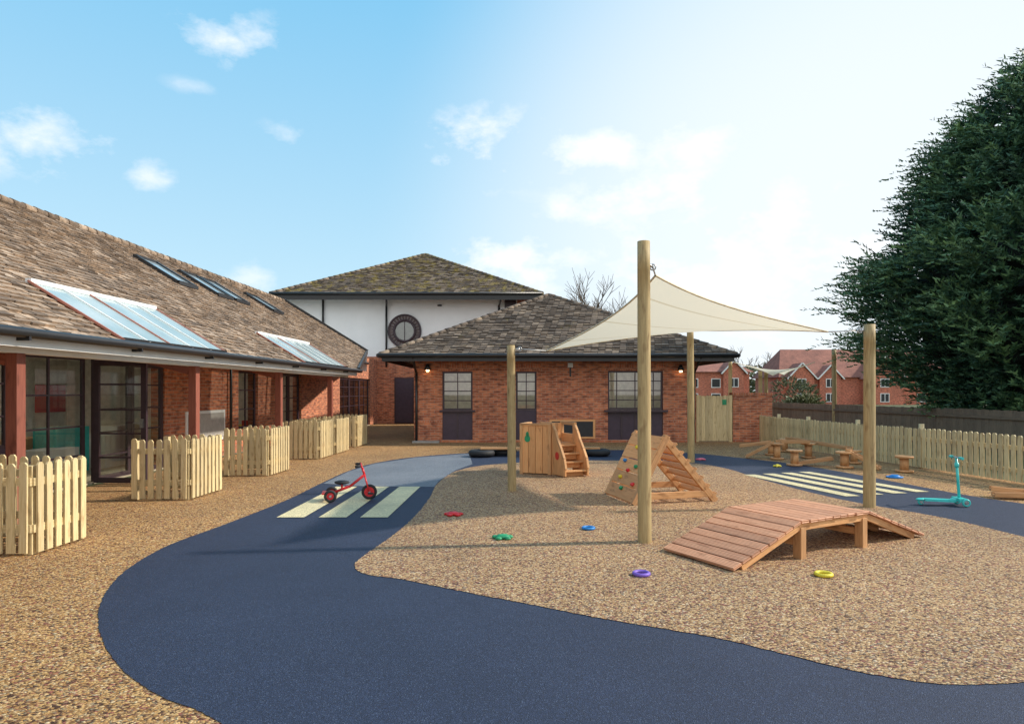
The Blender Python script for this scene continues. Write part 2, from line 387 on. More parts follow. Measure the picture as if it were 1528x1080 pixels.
for x0 in (-2.90,-2.38,-1.87):
    z.face([(x0,8.25,.0155),(x0+.34,8.25,.0155),(x0+.38,10.9,.0155),(x0+.04,10.9,.0155)])
z.build()
z=MB('crossing_stripe_markings',['cream'])
for i in range(4):
    a=Vector((4.30+.40*i,12.45+.14*i,.0155)); b2=Vector((4.93+.43*i,9.9+.14*i,.0155)); w=Vector((.23,.03,0))
    z.face([b2,b2+w,a+w,a])
z.build()
# ================================================================ LEFT BUILDING
k=math.hypot(.03,1); dL=(.03/k,1/k); nL=(1/k,-.03/k); FL=((-7.4,0),dL,nL)
def PL(o,u,z): return Vector((-7.4+dL[0]*u+nL[0]*o,dL[1]*u+nL[1]*o,z))
LB=empty('brick_nursery_building')
w=MB('walls',['brick','room','floor','solbrick','ceil'])
ops=[(8.0,13.5,0,2.13),(16.9,18.1,.6,2.08),(19.6,21.5,0,2.1),(25.8,30.6,0,2.1),(2.5,6.5,0,2.13)]
wall(w,FL,-4,32,3.05,.28,ops)
w.obox(FL,-4,-3.72,0,3.05,-6,-.28); w.obox(FL,31.72,32,0,3.05,-6,-.28); w.obox(FL,-4,32,0,3.05,-6.3,-6)
w.obox(FL,-3.7,31.7,0.002,.03,-6,-.0,2)
w.obox(FL,-3.7,31.7,2.45,2.5,-5.9,-.285,1); w.obox(FL,-3.7,31.7,.03,2.45,-3.3,-3.2,1)
for u in (7.2,15.2,23): w.obox(FL,u,u+.1,.03,2.45,-3.2,-.285,1)
for u in (4,9.2,11.8,17.2,20.3,26.5,29): w.obox(FL,u,u+1.2,2.43,2.448,-2.1,-1.5,4)  # added glowing strips, fill light for the interior
w.build(LB)
rf=MB('roof',['tile','black','skyglass','redlead','white','roofglass'])
sl=.606; Rg=lambda o:2.2+(2.1-o)*sl
SLn=5.2*math.sqrt(1+sl*sl); tA=10*.14/SLn; tB=9*.14/SLn
o_t=lambda t:2.1-5.2*t
RP=lambda o,u:PL(o,u,Rg(o))
secs=[(-4,8.7,0),(8.7,11.6,tA),(11.6,15.6,0),(15.6,19.2,tB)]
for (ua,ub,t0) in secs: tiles(rf,[RP(o_t(t0),ua),RP(o_t(t0),ub),RP(-3.1,ub),RP(-3.1,ua)],0,.14,.19,.028)
tiles(rf,[RP(2.1,19.2),RP(2.1,20.5),RP(.45,28.2),RP(-3.1,28.2),RP(-3.1,19.2)],0,.14,.19,.028)
rf.face([PL(-3.1,-4,Rg(-3.1)),PL(-3.1,28.2,Rg(-3.1)),PL(-8.3,28.2,2.2),PL(-8.3,-4,2.2)],0)
rf.face([PL(-3.1,28.2,Rg(-3.1)-.03),PL(.45,28.2,Rg(.45)-.03),PL(.45,28.2,2.4),PL(-8.3,28.2,2.2)],4)
hipcap(rf,PL(-3.1,-4,Rg(-3.1)+.0),PL(-3.1,28.2,Rg(-3.1)),0,.10)
rf.beam(PL(.45,28.25,Rg(.45)),PL(-3.1,28.25,Rg(-3.1)+.02),.08,.2,1); rf.beam(PL(2.1,20.55,2.2),PL(.45,28.25,Rg(.45)),.07,.16,1)
for (ua,ub) in ((-4,8.7),(11.6,15.6),(19.2,20.4)): rf.face([PL(2.0,ua,2.14),PL(0,ua,3.02),PL(0,ub,3.02),PL(2.0,ub,2.14)],4)
for (ua,ub,t0) in ((8.7,11.6,tA),(15.6,19.2,tB)): rf.face([PL(o_t(t0),ua,Rg(o_t(t0))-.12),PL(0,ua,3.02),PL(0,ub,3.02),PL(o_t(t0),ub,Rg(o_t(t0))-.12)],4)
rf.face([PL(2.0,20.4,2.14),PL(0,20.4,3.02),PL(0,28,3.02),PL(.45,28,2.9)],4)
def glaz(u0,u1,t0,t1,nb,h=.05):
    o0=2.1-5.2*t0; o1=2.1-5.2*t1
    A=lambda u,o,hh:PL(o,u,Rg(o)+hh)
    rf.face([A(u0,o0,h),A(u1,o0,h),A(u1,o1,h),A(u0,o1,h)],5)
    for i in range(nb+1):
        u=u0+(u1-u0)*i/nb; rf.beam(A(u,o0+.02,h+.004),A(u,o1,h+.004),.03,.028,3 if i in(0,nb,2) else 4)
    rf.beam(A(u0,o1,h+.01),A(u1,o1,h+.01),.08,.06,4); rf.beam(A(u0,o0,h),A(u1,o0,h),.05,.05,1)
glaz(8.7,11.6,-.005,tA+.004,5); glaz(15.6,19.2,-.005,tB+.004,6)
def velux(u0,u1,t0,t1):
    o0=2.1-5.2*t0; o1=2.1-5.2*t1; A=lambda u,o,hh:PL(o,u,Rg(o)+hh)
    rf.face([A(u0,o0,.07),A(u1,o0,.07),A(u1,o1,.07),A(u0,o1,.07)],2)
    for p,q in (((u0,o0),(u1,o0)),((u1,o0),(u1,o1)),((u1,o1),(u0,o1)),((u0,o1),(u0,o0))): rf.beam(A(*p,.06),A(*q,.06),.09,.09,1)
velux(15.9,16.8,.60,.80); velux(17.9,18.8,.60,.80); velux(19.0,19.9,.60,.80); velux(22,22.9,.62,.80); velux(7.2,8.0,.82,.95)
rf.build(LB)
gt=MB('gutter_and_fascia',['black','white'])
gt.cyl(PL(2.16,-4,2.17),PL(2.16,20.6,2.17),.055,n=10); gt.obox(FL,-4,20.5,2.03,2.15,2.0,2.06,1); gt.obox(FL,-4,20.4,1.98,2.10,1.68,1.83,1)
gt.cyl(PL(.55,20.6,2.72),PL(.5,28.2,2.72),.05,n=10)
for u in (7.9,16.3): gt.cyl(PL(.08,u,0),PL(.08,u,2.9),.035,n=8)
for u in range(-3,20,2): gt.obox(FL,u,u+.03,2.09,2.2,2.06,2.2,0)
gt.build(LB)
ps=MB('posts',['stain','slab'])
for u in (3.8,7.38,11.25,15.0,18.8):
    ps.obox(FL,u-.065,u+.065,.06,1.98,1.69,1.82,0,True); ps.obox(FL,u-.12,u+.12,.005,.08,1.62,1.89,1)
    ps.beam(PL(1.68,u,1.9),PL(-.0,u,2.35),.09,.12)
ps.build(LB,.006)
fr=MB('door_and_window_frames',['frame','panel','steel']); gl=MB('glazing',['glass'])
window(fr,gl,FL,8.0,9.55,.75,2.13,1,3); fr.obox(FL,8.0,9.55,.0,.75,-.12,-.07,1)
window(fr,gl,FL,9.55,11.2,0,2.13,2,[.5,.98,1.5])
window(fr,gl,FL,11.35,12.4,0.02,2.1,1,[.45,.85,1.25,1.68],off=-.02,fw=.09); window(fr,gl,FL,12.42,13.48,0.02,2.1,1,[.45,.85,1.25,1.68],off=-.02,fw=.09)
FD=((PL(.0,11.28,0).x,PL(0,11.28,0).y),nL,(-dL[0],-dL[1]))
window(fr,gl,FD,.02,.92,.02,2.08,1,[.45,.85,1.25,1.68],off=.0,fw=.09)
fr.obox(FD,.83,.88,.95,1.1,.0,.03,2); fr.obox(FD,.74,.88,1.02,1.04,.03,.06,2)
window(fr,gl,FL,16.9,18.1,.6,2.08,2,3); window(fr,gl,FL,19.6,20.55,0,2.1,1,[.5,.95,1.35,1.72],fw=.09); window(fr,gl,FL,20.56,21.5,0,2.1,1,[.5,.95,1.35,1.72],fw=.09)
for u in (25.8,27.4,29.0): window(fr,gl,FL,u,u+1.58,0,2.1,2,[.5,.95,1.35,1.72],fw=.08)
window(fr,gl,FL,2.5,6.5,0,2.13,4,3)
fr.build(LB); gl.build(LB)
bd=MB('wall_board',['white','greyb'])
bd.obox(FL,14.3,16.1,.42,1.12,.0,.03,0); bd.obox(FL,14.36,16.04,.48,1.06,.031,.036,1); bd.build(LB)
tb=MB('room_furniture',['larch','red','aqua','white','yellow'])
for i in range(16):
    u=U(8,31); o=U(-3.0,-1.2); hh=U(.4,.9); tb.obox(FL,u,u+U(.4,1.2),.03,hh,o,o+U(.3,.5),random.choice([0,0,3,3,1,2,4]))
for u in range(8,31,2): tb.obox(FL,u+.2,u+1.1,1.1,1.7,-3.2,-3.17,random.choice([1,2,3,3]))
tb.build(LB)
# ================================================================ CENTRE BUILDING
CB=empty('brick_pavilion_building')
FB=((0,20.4),(1,0),(0,-1))
w=MB('walls',['brick','room','floor','solbrick','ceil'])
ops=[(-2.12,-1.2,.08,2.16),(.12,.75,.08,2.16),(2.92,4.6,.08,2.18)]
wall(w,FB,-2.98,5.6,2.75,.28,ops)
FS=((-2.98,20.68),(0,1),(-1,0)); wall(w,FS,0,9.5,2.75,.28,[(3,4.2,.9,2.1)])
FR=((5.6,20.68),(0,1),(1,0)); wall(w,FR,0,9.5,2.75,.28,[])
w.obox(FB,-2.98,5.6,0,2.75,-10.06,-9.78)
w.obox(FB,-2.69,5.31,.002,.03,-9.7,-.285,2); w.obox(FB,-2.69,5.31,2.55,2.6,-9.7,-.285,1); w.obox(FB,-2.69,5.31,.03,2.55,-3.4,-3.3,1)
for u in (-2.3,0,3.1): w.obox(FB,u,u+1.2,2.53,2.548,-2.2,-1.6,4)  # same added glow strips to lift this room
for (a,c) in ((-2.12,-1.2),(.12,.75),(2.92,4.6)): w.obox(FB,a-.1,c+.1,2.17 if a<2 else 2.19,2.40,-.05,.004,3)
w.obox(FB,-2.985,-2.2,.60,.68,-.05,.008,3); w.obox(FB,-1.1,0.02,.60,.68,-.05,.008,3); w.obox(FB,.85,1.13,.60,.68,-.05,.008,3); w.obox(FB,4.7,5.605,.60,.68,-.05,.008,3)
w.build(CB)
rf=MB('roof',['tile2','black'])
e=2.62; ap=(1.35,24.9,5.12); c1=(-3.85,19.55,e);c2=(6.55,19.55,e);c3=(6.55,30.3,e);c4=(-3.85,30.3,e)
tiles(rf,[c1,c2,ap],0,.15,.21,.034); tiles(rf,[c2,c3,ap],0,.15,.21,.034); tiles(rf,[c4,c1,ap],0,.15,.21,.034); rf.face([c3,c4,ap],0)
for c in (c1,c2,c3,c4): hipcap(rf,c,ap,0,.085)
rf.face([(c[0],c[1],e-.05) for c in (c1,c2,c3,c4)],1)
rf.build(CB)
gt=MB('gutter_and_fascia',['black'])
gt.box((1.35,19.6,2.53),(10.3,.04,.19)); gt.box((-3.8,24.9,2.53),(.04,10.5,.19)); gt.box((6.5,24.9,2.53),(.04,10.5,.19))
gt.cyl((-3.9,19.5,2.6),(6.6,19.5,2.6),.06,n=10); gt.cyl((-3.9,19.5,2.6),(-3.9,30.3,2.6),.06,n=10); gt.cyl((6.6,19.5,2.6),(6.6,30.3,2.6),.06,n=10)
for x in (-2.9,5.52): 
    gt.cyl((x,20.34,.02),(x,20.34,2.1),.038,n=8); gt.cyl((x,20.34,2.1),(x,19.55,2.55),.038,n=8)
gt.build(CB)
fr=MB('door_and_window_frames',['frame','panel']); gl=MB('glazing',['glass'])
window(fr,gl,FB,-2.12,-1.2,.98,2.16,2,[1.27,1.56,1.85]); fr.obox(FB,-2.12,-1.2,.08,.977,-.13,-.05,1)
window(fr,gl,FB,.12,.75,.98,2.16,2,[1.27,1.56,1.85]); fr.obox(FB,.12,.75,.08,.977,-.13,-.05,1)
window(fr,gl,FB,2.92,4.6,1.0,2.18,[3.2,3.76,4.32],[1.29,1.58,1.87]); fr.obox(FB,2.92,4.6,.08,.995,-.13,-.05,1)
for x in (3.34,3.76,4.18): fr.obox(FB,x-.03,x+.03,.08,.9,-.05,-.03,0)
for x in (-1.66,): fr.obox(FB,x-.025,x+.025,.12,.9,-.05,-.035,0)
fr.obox(FB,2.8,4.72,.93,.99,-.05,.16,0); fr.obox(FB,-2.2,-1.12,.93,.985,-.049,.06,0)
window(fr,gl,FS,3,4.2,.9,2.1,2,3)
fr.build(CB); gl.build(CB)
bd=MB('chalkboard',['ply','board']); 
bd.obox(FB,1.14,2.53,.12,.70,.0,.05,0,True); bd.obox(FB,1.21,2.46,.18,.64,.051,.056,1); bd.build(CB)
cb=MB('cable_and_vent',['black','white']); cb.obox(FB,1.75,1.8,2.0,2.4,0.0,.012,0); cb.obox(FB,1.7,1.85,2.28,2.42,.0,.05,1); cb.build(CB)
lp=MB('wall_lamp_fittings',['black','lamp'])
for (x,z_) in ((-2.55,2.22),(5.1,2.2)):
    lp.cyl((x,20.25,z_-.02),(x,20.25,z_+.16),.12,.03,12); lp.box((x,20.35,z_+.1),(.06,.1,.1)); lp.cyl((x,20.25,z_-.07),(x,20.25,z_-.025),.04,.05,10,1)
lp.build(CB)
mt=MB('slab_edging',['slab']); mt.box((-2.6,20.25,.03),(.8,.28,.05)); mt.build(CB)
# ================================================================ TALL BUILDING
TB=empty('white_rendered_building')
FT=((0,32),(1,0),(0,-1))
w=MB('walls',['render','brick','ring','panel'])
w.obox(FT,-11,.95,3.2,6.02,-.4,0,0); w.obox(FT,-11,.95,0,3.2,-.4,.03,1)
w.obox(FT,-11,-10.7,0,6.02,-12,-.4,1); w.obox(FT,.6,.95,0,6.02,-12,-.4,1)
w.obox(FT,.25,.96,3.2,6.0,-.1,.02,1)
n=28; cx,cz=-5.12,4.42
for i in range(n):
    a=2*math.pi*i/n; b_=2*math.pi*(i+.88)/n
    w.face([(cx+r_*math.cos(t),31.93,cz+r_*math.sin(t)) for r_,t in ((.52,a),(.76,a),(.76,b_),(.52,b_))],2)
w.build(TB)
rw=MB('round_window',['frame','glass','panel','slab'])
rw.torus((cx,31.92,cz),(0,1,0),.5,.06,32,8,0); rw.torus((cx,31.94,cz),(0,1,0),.76,.05,32,6,0)
rw.face([(cx+.5*math.cos(2*math.pi*i/32),31.95,cz+.5*math.sin(2*math.pi*i/32)) for i in range(32)],1)
rw.face([(cx+.5*math.cos(2*math.pi*i/32),31.985,cz+.5*math.sin(2*math.pi*i/32)) for i in range(32)],3)
rw.box((cx,31.93,cz),(.03,.03,1.0)); rw.build(TB)
rf=MB('roof',['tile3','black']); e=6.06; ap=(-4.85,37.6,9.2); c1=(-11.2,31,e);c2=(1.4,31,e);c3=(1.4,44.2,e);c4=(-11.2,44.2,e)
tiles(rf,[c1,c2,ap],0,.17,.24,.035); tiles(rf,[c2,c3,ap],0,.17,.24,.035); tiles(rf,[c4,c1,ap],0,.17,.24,.035); rf.face([c3,c4,ap],0)
for c in (c1,c2,c3,c4): hipcap(rf,c,ap,0,.1)
rf.face([(c[0],c[1],e-.04) for c in (c1,c2,c3,c4)],1)
rf.box((-4.9,31.02,e-.16),(12.5,.05,.24),mat=1); rf.box((1.36,37.6,e-.16),(.05,13.1,.24),mat=1); rf.box((-11.16,37.6,e-.16),(.05,13.1,.24),mat=1)
rf.cyl((-11.2,30.95,e),(1.4,30.95,e),.07,n=8,mat=1); rf.build(TB)
fr=MB('door_and_window_frames',['frame','panel','black','lamp'])
fr.obox(FT,-5.6,-4.68,.03,2.2,.03,.08,0); fr.obox(FT,-5.52,-4.76,.08,2.12,.08,.10,1)
fr.obox(FT,-.35,.2,5.35,5.9,.0,.05,0); fr.obox(FT,-5.45,-5.0,1.2,1.95,.1,.11,1)
for x in (-5.98,-.62):
    fr.cyl((x,31.9,2.7 if x<-2 else 3.2),(x,31.9,5.6),.05,n=8,mat=2); fr.cyl((x,31.9,5.6),(x+.15,31.1,5.95),.05,n=8,mat=2)
fr.cyl((-9.0,31.9,4.6),(-9.0,31.9,5.9),.05,n=8,mat=2)
fr.obox(FT,-3.55,-3.35,5.6,5.68,0,.06,2)
fr.build(TB)
# ================================================================ FENCES
def picket(mb,p,dirv,h,w=.075,t=.02,z0=.03):
    d=Vector((dirv[0],dirv[1],0)).normalized(); n=Vector((-d.y,d.x,0)); p=Vector((p[0],p[1],0)); h=h+U(-.012,.012)
    lean=U(-.008,.008); prof=[(-w/2,z0),(w/2,z0),(w/2+lean,h-.025),(w/2-.02+lean,h),(-w/2+.02+lean,h),(-w/2+lean,h-.025)]
    A=[p+d*a+n*(-t/2)+Vector((0,0,z)) for a,z in prof]; B=[q+n*t for q in A]; rn=R(); o=(U(0,50),U(0,50))
    uv=[(z+o[0],a+o[1]) for a,z in prof]
    mb.face(A,0,uv,rn); mb.face(B[::-1],0,uv[::-1],rn)
    for i in range(6):
        j=(i+1)%6; mb.face([A[j],A[i],B[i],B[j]],0,[(uv[j][0],uv[j][1]),(uv[i][0],uv[i][1]),(uv[i][0],uv[i][1]+.02),(uv[j][0],uv[j][1]+.02)],rn)
def run(mb,a,b,h,pitch=.118,rails=(.25,.68),side=1,w=.075):
    a=Vector(a);b=Vector(b);d=(b-a);L=d.length;d.normalize();nn=Vector((-d.y,d.x))*side
    n=max(1,round(L/pitch))
    for i in range(n):
        q=a+d*(L*(i+.5)/n); picket(mb,(q.x+nn.x*.035,q.y+nn.y*.035),d,h,w)
    for z in rails:
        mb.beam((a.x,a.y,z*h/.85),(b.x,b.y,z*h/.85),.045,.075)
def pen(cx,cy,w=.82,l=.95,h=.88):
    mb=MB('picket_fence_pen',['pine'])
    run(mb,(cx-w,cy),(cx,cy),h,side=-1); run(mb,(cx,cy),(cx+.03,cy+l),h,side=-1); run(mb,(cx+.03,cy+l),(cx-w+.03,cy+l),h,side=-1)
    for p in ((cx-.04,cy+.04),(cx-w+.04,cy+.04),(cx,cy+l-.04),(cx-w+.04,cy+l-.04)): mb.box((p[0],p[1],h*.49),(.075,.075,h*.96))
    mb.build(None)
pen(-4.57,6.38,.95,.72); pen(-4.63,9.6); pen(-4.47,12.3); pen(-4.42,15.3,.9); pen(-4.36,16.5,.9,1.1);pen(-4.33,18.6,.9,1.1)
fe=MB('picket_fence',['pine'])
pts=[(7.62,21.2),(7.68,17.5),(8.25,13.6),(8.65,11.0),(9.15,6),(9.7,0)]
for a,b in zip(pts[:-1],pts[1:]): 
    run(fe,a,b,.82,pitch=.125,side=-1,rails=(.22,.62),w=.085)
    n=max(1,round((Vector(b)-Vector(a)).length/1.8))
    for i in range(n+1):
        q=Vector(a).lerp(Vector(b),i/n); fe.cyl((q.x+.06,q.y,0),(q.x+.06,q.y,.9),.055,.05,12)
fe.build()
fe=MB('closeboard_fence',['brown'])
pts=[(9.5,30),(11,28.3),(12.2,19),(12.6,10),(13,0)]
for a,b in zip(pts[:-1],pts[1:]): run(fe,a,b,1.08,pitch=.13,w=.14,side=1,rails=(.2,.7))
fe.build()
gw=MB('garden_gate',['pine','green']); 
for i in range(9): picket(gw,(5.78+i*.108,20.6),(1,0),1.42,.105,.025)
gw.beam((5.73,20.65,.3),(6.7,20.65,.3),.04,.09); gw.beam((5.73,20.65,1.15),(6.7,20.65,1.15),.04,.09); gw.box((6.72,20.62,.72),(.09,.09,1.44)); gw.box((5.70,20.62,.72),(.08,.09,1.44)); gw.box((6.52,20.575,1.22),(.13,.01,.16),None,1,False); gw.build()
wl=MB('brick_garden_wall',['brick','solbrick']); wl.box((7.38,20.7,.72),(1.2,.3,1.44),None,0,False); wl.box((7.38,20.7,1.475),(1.24,.34,.07),None,1,False)
wl.box((7.85,24.0,.6),(.25,6.2,1.2),None,0,False); wl.build()
# ================================================================ SAIL
def mkpole(p,h,r,br=None):
    mb=MB('timber_post',['pole','steel']); segs=10; lx=U(-.01,.01)
    for i in range(segs):
        z0=h*i/segs; z1=h*(i+1)/segs
        mb.cyl((p[0]+lx*z0,p[1],z0),(p[0]+lx*z1,p[1],z1),r*(1.04-.08*i/segs),r*(1.04-.08*(i+1)/segs),20,0,cap=(i==segs-1))
    if br: mb.cyl(br[0],br[1],.012,n=8,mat=1); mb.torus(br[1],(0,1,0),.03,.008,12,6,1)
    rn=R(); mb.r=[rn]*len(mb.r); o=(U(0,40),U(0,40))
    mb.uv=[[( (mb.v[i].z+o[0]), math.atan2(mb.v[i].y-p[1],mb.v[i].x-p[0])*r+o[1]) for i in f] for f in mb.f]
    return mb.build()
PA=(1.37,6.92);PB=(0,10.47);PC=(3.93,14.7);PD=(4.80,9.0)
mkpole(PA,3.11,.068,((1.42,6.95,2.88),(1.47,7.0,2.86))); mkpole(PB,2.28,.065,((.05,10.45,2.22),(.12,10.45,2.22))); mkpole(PC,2.98,.075,((3.87,14.6,2.86),(3.82,14.5,2.86))); mkpole(PD,2.46,.075,((4.74,9.0,2.38),(4.68,9.02,2.38)))
SS=empty('shade_sail')
def sail(A,B,C,D,parent,name='canopy',k=.13,n=30):
    A,B,C,D=map(Vector,(A,B,C,D)); vs=[];uv=[];fs=[]
    def P(s,t):
        s2=s*(1-k*(1-t*t)); t2=t*(1-k*(1-s*s)); a=(s2+1)/2;b=(t2+1)/2
        p=A.lerp(B,a).lerp(D.lerp(C,a),b); p.z-=.03*(1-s*s)*(1-t*t); return p
    for i in range(n+1):
        for j in range(n+1): vs.append(P(-1+2*i/n,-1+2*j/n)); uv.append((i/n,j/n))
    for i in range(n):
        for j in range(n): fs.append([i*(n+1)+j,(i+1)*(n+1)+j,(i+1)*(n+1)+j+1,i*(n+1)+j+1])
    me=bpy.data.meshes.new(name); me.from_pydata([tuple(v) for v in vs],[],fs); l=me.uv_layers.new(name='UVMap')
    for p in me.polygons:
        p.use_smooth=True
        for li,vi in zip(p.loop_indices,p.vertices): l.data[li].uv=uv[vi]
    me.materials.append(M['sail']); ob=bpy.data.objects.new(name,me); scene.collection.objects.link(ob); ob.parent=parent
    e=MB('hem',['hem']); m_=16
    for q in (lambda t:P(-1,t),lambda t:P(1,t),lambda t:P(t,-1),lambda t:P(t,1)):
        for i in range(m_): e.cyl(q(-1+2*i/m_),q(-1+2*(i+1)/m_),.012,n=6,cap=False)
    e.build(parent); return P
m,nt,b,o=newmat('sail_fabric'); uv=uvn(nt); sp=N(nt,'ShaderNodeSeparateXYZ'); nt.links.new(uv,sp.inputs[0])
w1=N(nt,'ShaderNodeMath',operation='MULTIPLY'); w1.inputs[1].default_value=3; nt.links.new(sp.outputs[0],w1.inputs[0])
w2=N(nt,'ShaderNodeMath',operation='FRACT'); nt.links.new(w1.outputs[0],w2.inputs[0])
w3=N(nt,'ShaderNodeMath',operation='SUBTRACT'); w3.inputs[1].default_value=.5; nt.links.new(w2.outputs[0],w3.inputs[0])
w4=N(nt,'ShaderNodeMath',operation='ABSOLUTE'); nt.links.new(w3.outputs[0],w4.inputs[0])
w5=N(nt,'ShaderNodeMath',operation='LESS_THAN'); w5.inputs[1].default_value=.02; nt.links.new(w4.outputs[0],w5.inputs[0])
col=mixc(nt,w5.outputs[0],(.92,.85,.68),(.74,.64,.45)); nt.links.new(col,b.inputs['Base Color']); b.inputs['Roughness'].default_value=.8
fn=noi(nt,uv,3.5,4); bump(nt,b,fn.outputs[0],.5,.08)
tr=N(nt,'ShaderNodeBsdfTranslucent'); nt.links.new(col,tr.inputs[0]); mx=N(nt,'ShaderNodeMixShader'); mx.inputs[0].default_value=.5
nt.links.new(b.outputs[0],mx.inputs[1]); nt.links.new(tr.outputs[0],mx.inputs[2]); nt.links.new(mx.outputs[0],o.inputs[0]); M['sail']=m
M['hem']=plain('sail_hem',(.70,.62,.45),.8)
sA,sB,sC,sD=(1.53,7.15,2.80),(.55,10.6,2.20),(3.72,14.2,2.85),(4.29,9.1,2.37)
sail(sA,sB,sC,sD,SS)
rp=MB('ropes',['rope'])
for a,c in ((sA,(1.47,7.0,2.86)),(sB,(.12,10.45,2.22)),(sC,(3.82,14.5,2.86)),(sD,(4.68,9.02,2.38))): rp.cyl(a,c,.009,n=6)
rp.build(SS)
SS2=empty('shade_sail'); c=[(9.6,29,2.80),(12.2,27.0,2.72),(12.6,31,2.3),(10.9,28.0,2.2)]
sail(c[0],c[3],c[1],c[2],SS2)
for p,h in (((11.6,24.1),3.05),((10.6,28.6),2.4),((11.0,29),2.45),((9.5,29.2),2.9)): mkpole(p,h,.08)
# ================================================================ PLAY EQUIPMENT
br=MB('wooden_ramp_bridge',['deck','larch'])
u_=Vector((.87,.49,0)).normalized(); v_=Vector((-u_.y,u_.x,0)); O=Vector((1.90,5.74,0)); Wd=.88; H=.36
prof=[(0,.035),(.88,H),(1.92,H),(2.86,.035)]
def bp(s,t,z): return O+u_*s+v_*t+Vector((0,0,z))
for (s0,z0),(s1,z1) in zip(prof[:-1],prof[1:]):
    L=math.hypot(s1-s0,z1-z0); n=max(1,round(L/.118)); sv=(u_*(s1-s0)+Vector((0,0,z1-z0))).normalized(); nv=v_.cross(sv)*-1
    if nv.z<0: nv=-nv
    for i in range(n):
        f=(i+.5)/n; c=bp(s0+(s1-s0)*f,Wd/2,z0+(z1-z0)*f)
        rot=Matrix((v_,-sv,nv)).transposed() if v_.cross(-sv).dot(nv)>0 else Matrix((v_,sv,nv)).transposed()
        br.box(c+v_*U(-.008,.008),(Wd,L/n-.012,.028),rot,0)
    for t in (.05,Wd-.05,Wd/2):
        a=bp(s0,t,z0-.052);b_=bp(s1,t,z1-.052)
        if z0<.1: a=bp(s0+.13,t,z0+.13*.37-.052)
        if z1<.1: b_=bp(s1-.13,t,z1+.13*.345-.052)
        br.beam(a,b_,.045,.066,1)
for s in (.93,1.86):
    for t in (.06,Wd-.06): br.box(bp(s,t,(H-.05)/2),(.075,.09,H-.06),Matrix.Rotation(math.atan2(u_.y,u_.x),3,'Z'),1)
    br.beam(bp(s,.1,.16),bp(s,Wd-.1,.16),.035,.07,1)
br.build(None,.004)
af=MB('climbing_a_frame',['larch','ply','red','yellow','green','bluep'])
a0=Vector((1.66,9.15,.012)); a1=Vector((2.88,9.5,.012)); dv=Vector((-.22,.98,0)); apx=Vector((2.12,9.3,.92)); 
for kk in (0,1):
    o_=dv*kk; af.beam(a0+o_,apx+o_+Vector((.03,0,.03)),.06,.09); af.beam(a1+o_,apx+o_+Vector((-.03,0,.02)),.06,.09)
    af.beam(a0.lerp(apx,.12)+o_,a1.lerp(apx,.12)+o_,.04,.09)
ln=(a0-apx).cross(dv).normalized(); 
if ln.x>0: ln=-ln
for i in range(5):
    f0=i/5+.01; f1=(i+1)/5-.004; c=[a0.lerp(apx,f0)+ln*.03,a0.lerp(apx,f1)+ln*.03]; 
    af.beam((c[0]+c[1])/2-dv*.03,(c[0]+c[1])/2+dv*1.03,(c[1]-c[0]).length,.022,1,up=ln)
for i,(f,g_) in enumerate(((.25,.2),(.3,.7),(.5,.35),(.55,.8),(.72,.15),(.78,.6),(.15,.5),(.9,.35),(.42,.55))):
    p=a0.lerp(apx,f)+dv*g_+ln*.055; af.blob(p,(.035,.04,.03),2+i%4,8,5,.4)
for i in range(7):
    f=.08+i*.13; p=a1.lerp(apx,f); af.beam(p-dv*.03+Vector((.03,0,.02)),p+dv*1.03+Vector((.03,0,.02)),.035,.085,0,up=(0.75,0,.62))
af.build(None,.004)
pc=MB('wooden_play_cubes',['ply','larch','red','green','board'])
X0,Y0=.18,12.62
def panel(p0,p1,z0,z1,t=.03,mat=0,nb=1):
    p0=Vector((*p0,0));p1=Vector((*p1,0))
    for i in range(nb):
        a=p0.lerp(p1,i/nb+(.006 if nb>1 else 0)); c=p0.lerp(p1,(i+1)/nb-(.006 if nb>1 else 0))
        m_=(a+c)/2; d_=(c-a); an=math.atan2(d_.y,d_.x)
        pc.box((m_.x,m_.y,(z0+z1)/2),(d_.length,t,z1-z0),Matrix.Rotation(an,3,'Z'),mat)
panel((X0,Y0),(X0+.52,Y0-.16),.03,.92,nb=4); panel((X0,Y0),(X0+.18,Y0+.55),.03,.92,nb=4); panel((X0+.18,Y0+.55),(X0+.68,Y0+.4),.03,.92,nb=4)
for q in ((X0,Y0),(X0+.52,Y0-.16),(X0+.18,Y0+.55),(X0+.68,Y0+.4)): pc.box((*q,.48),(.06,.06,.95),Matrix.Rotation(-.3,3,'Z'),1)
pc.beam((X0-.02,Y0-.0,.945),(X0+.54,Y0-.17,.945),.06,.035,1); pc.beam((X0,Y0,.9452),(X0+.18,Y0+.55,.9452),.06,.034,1)
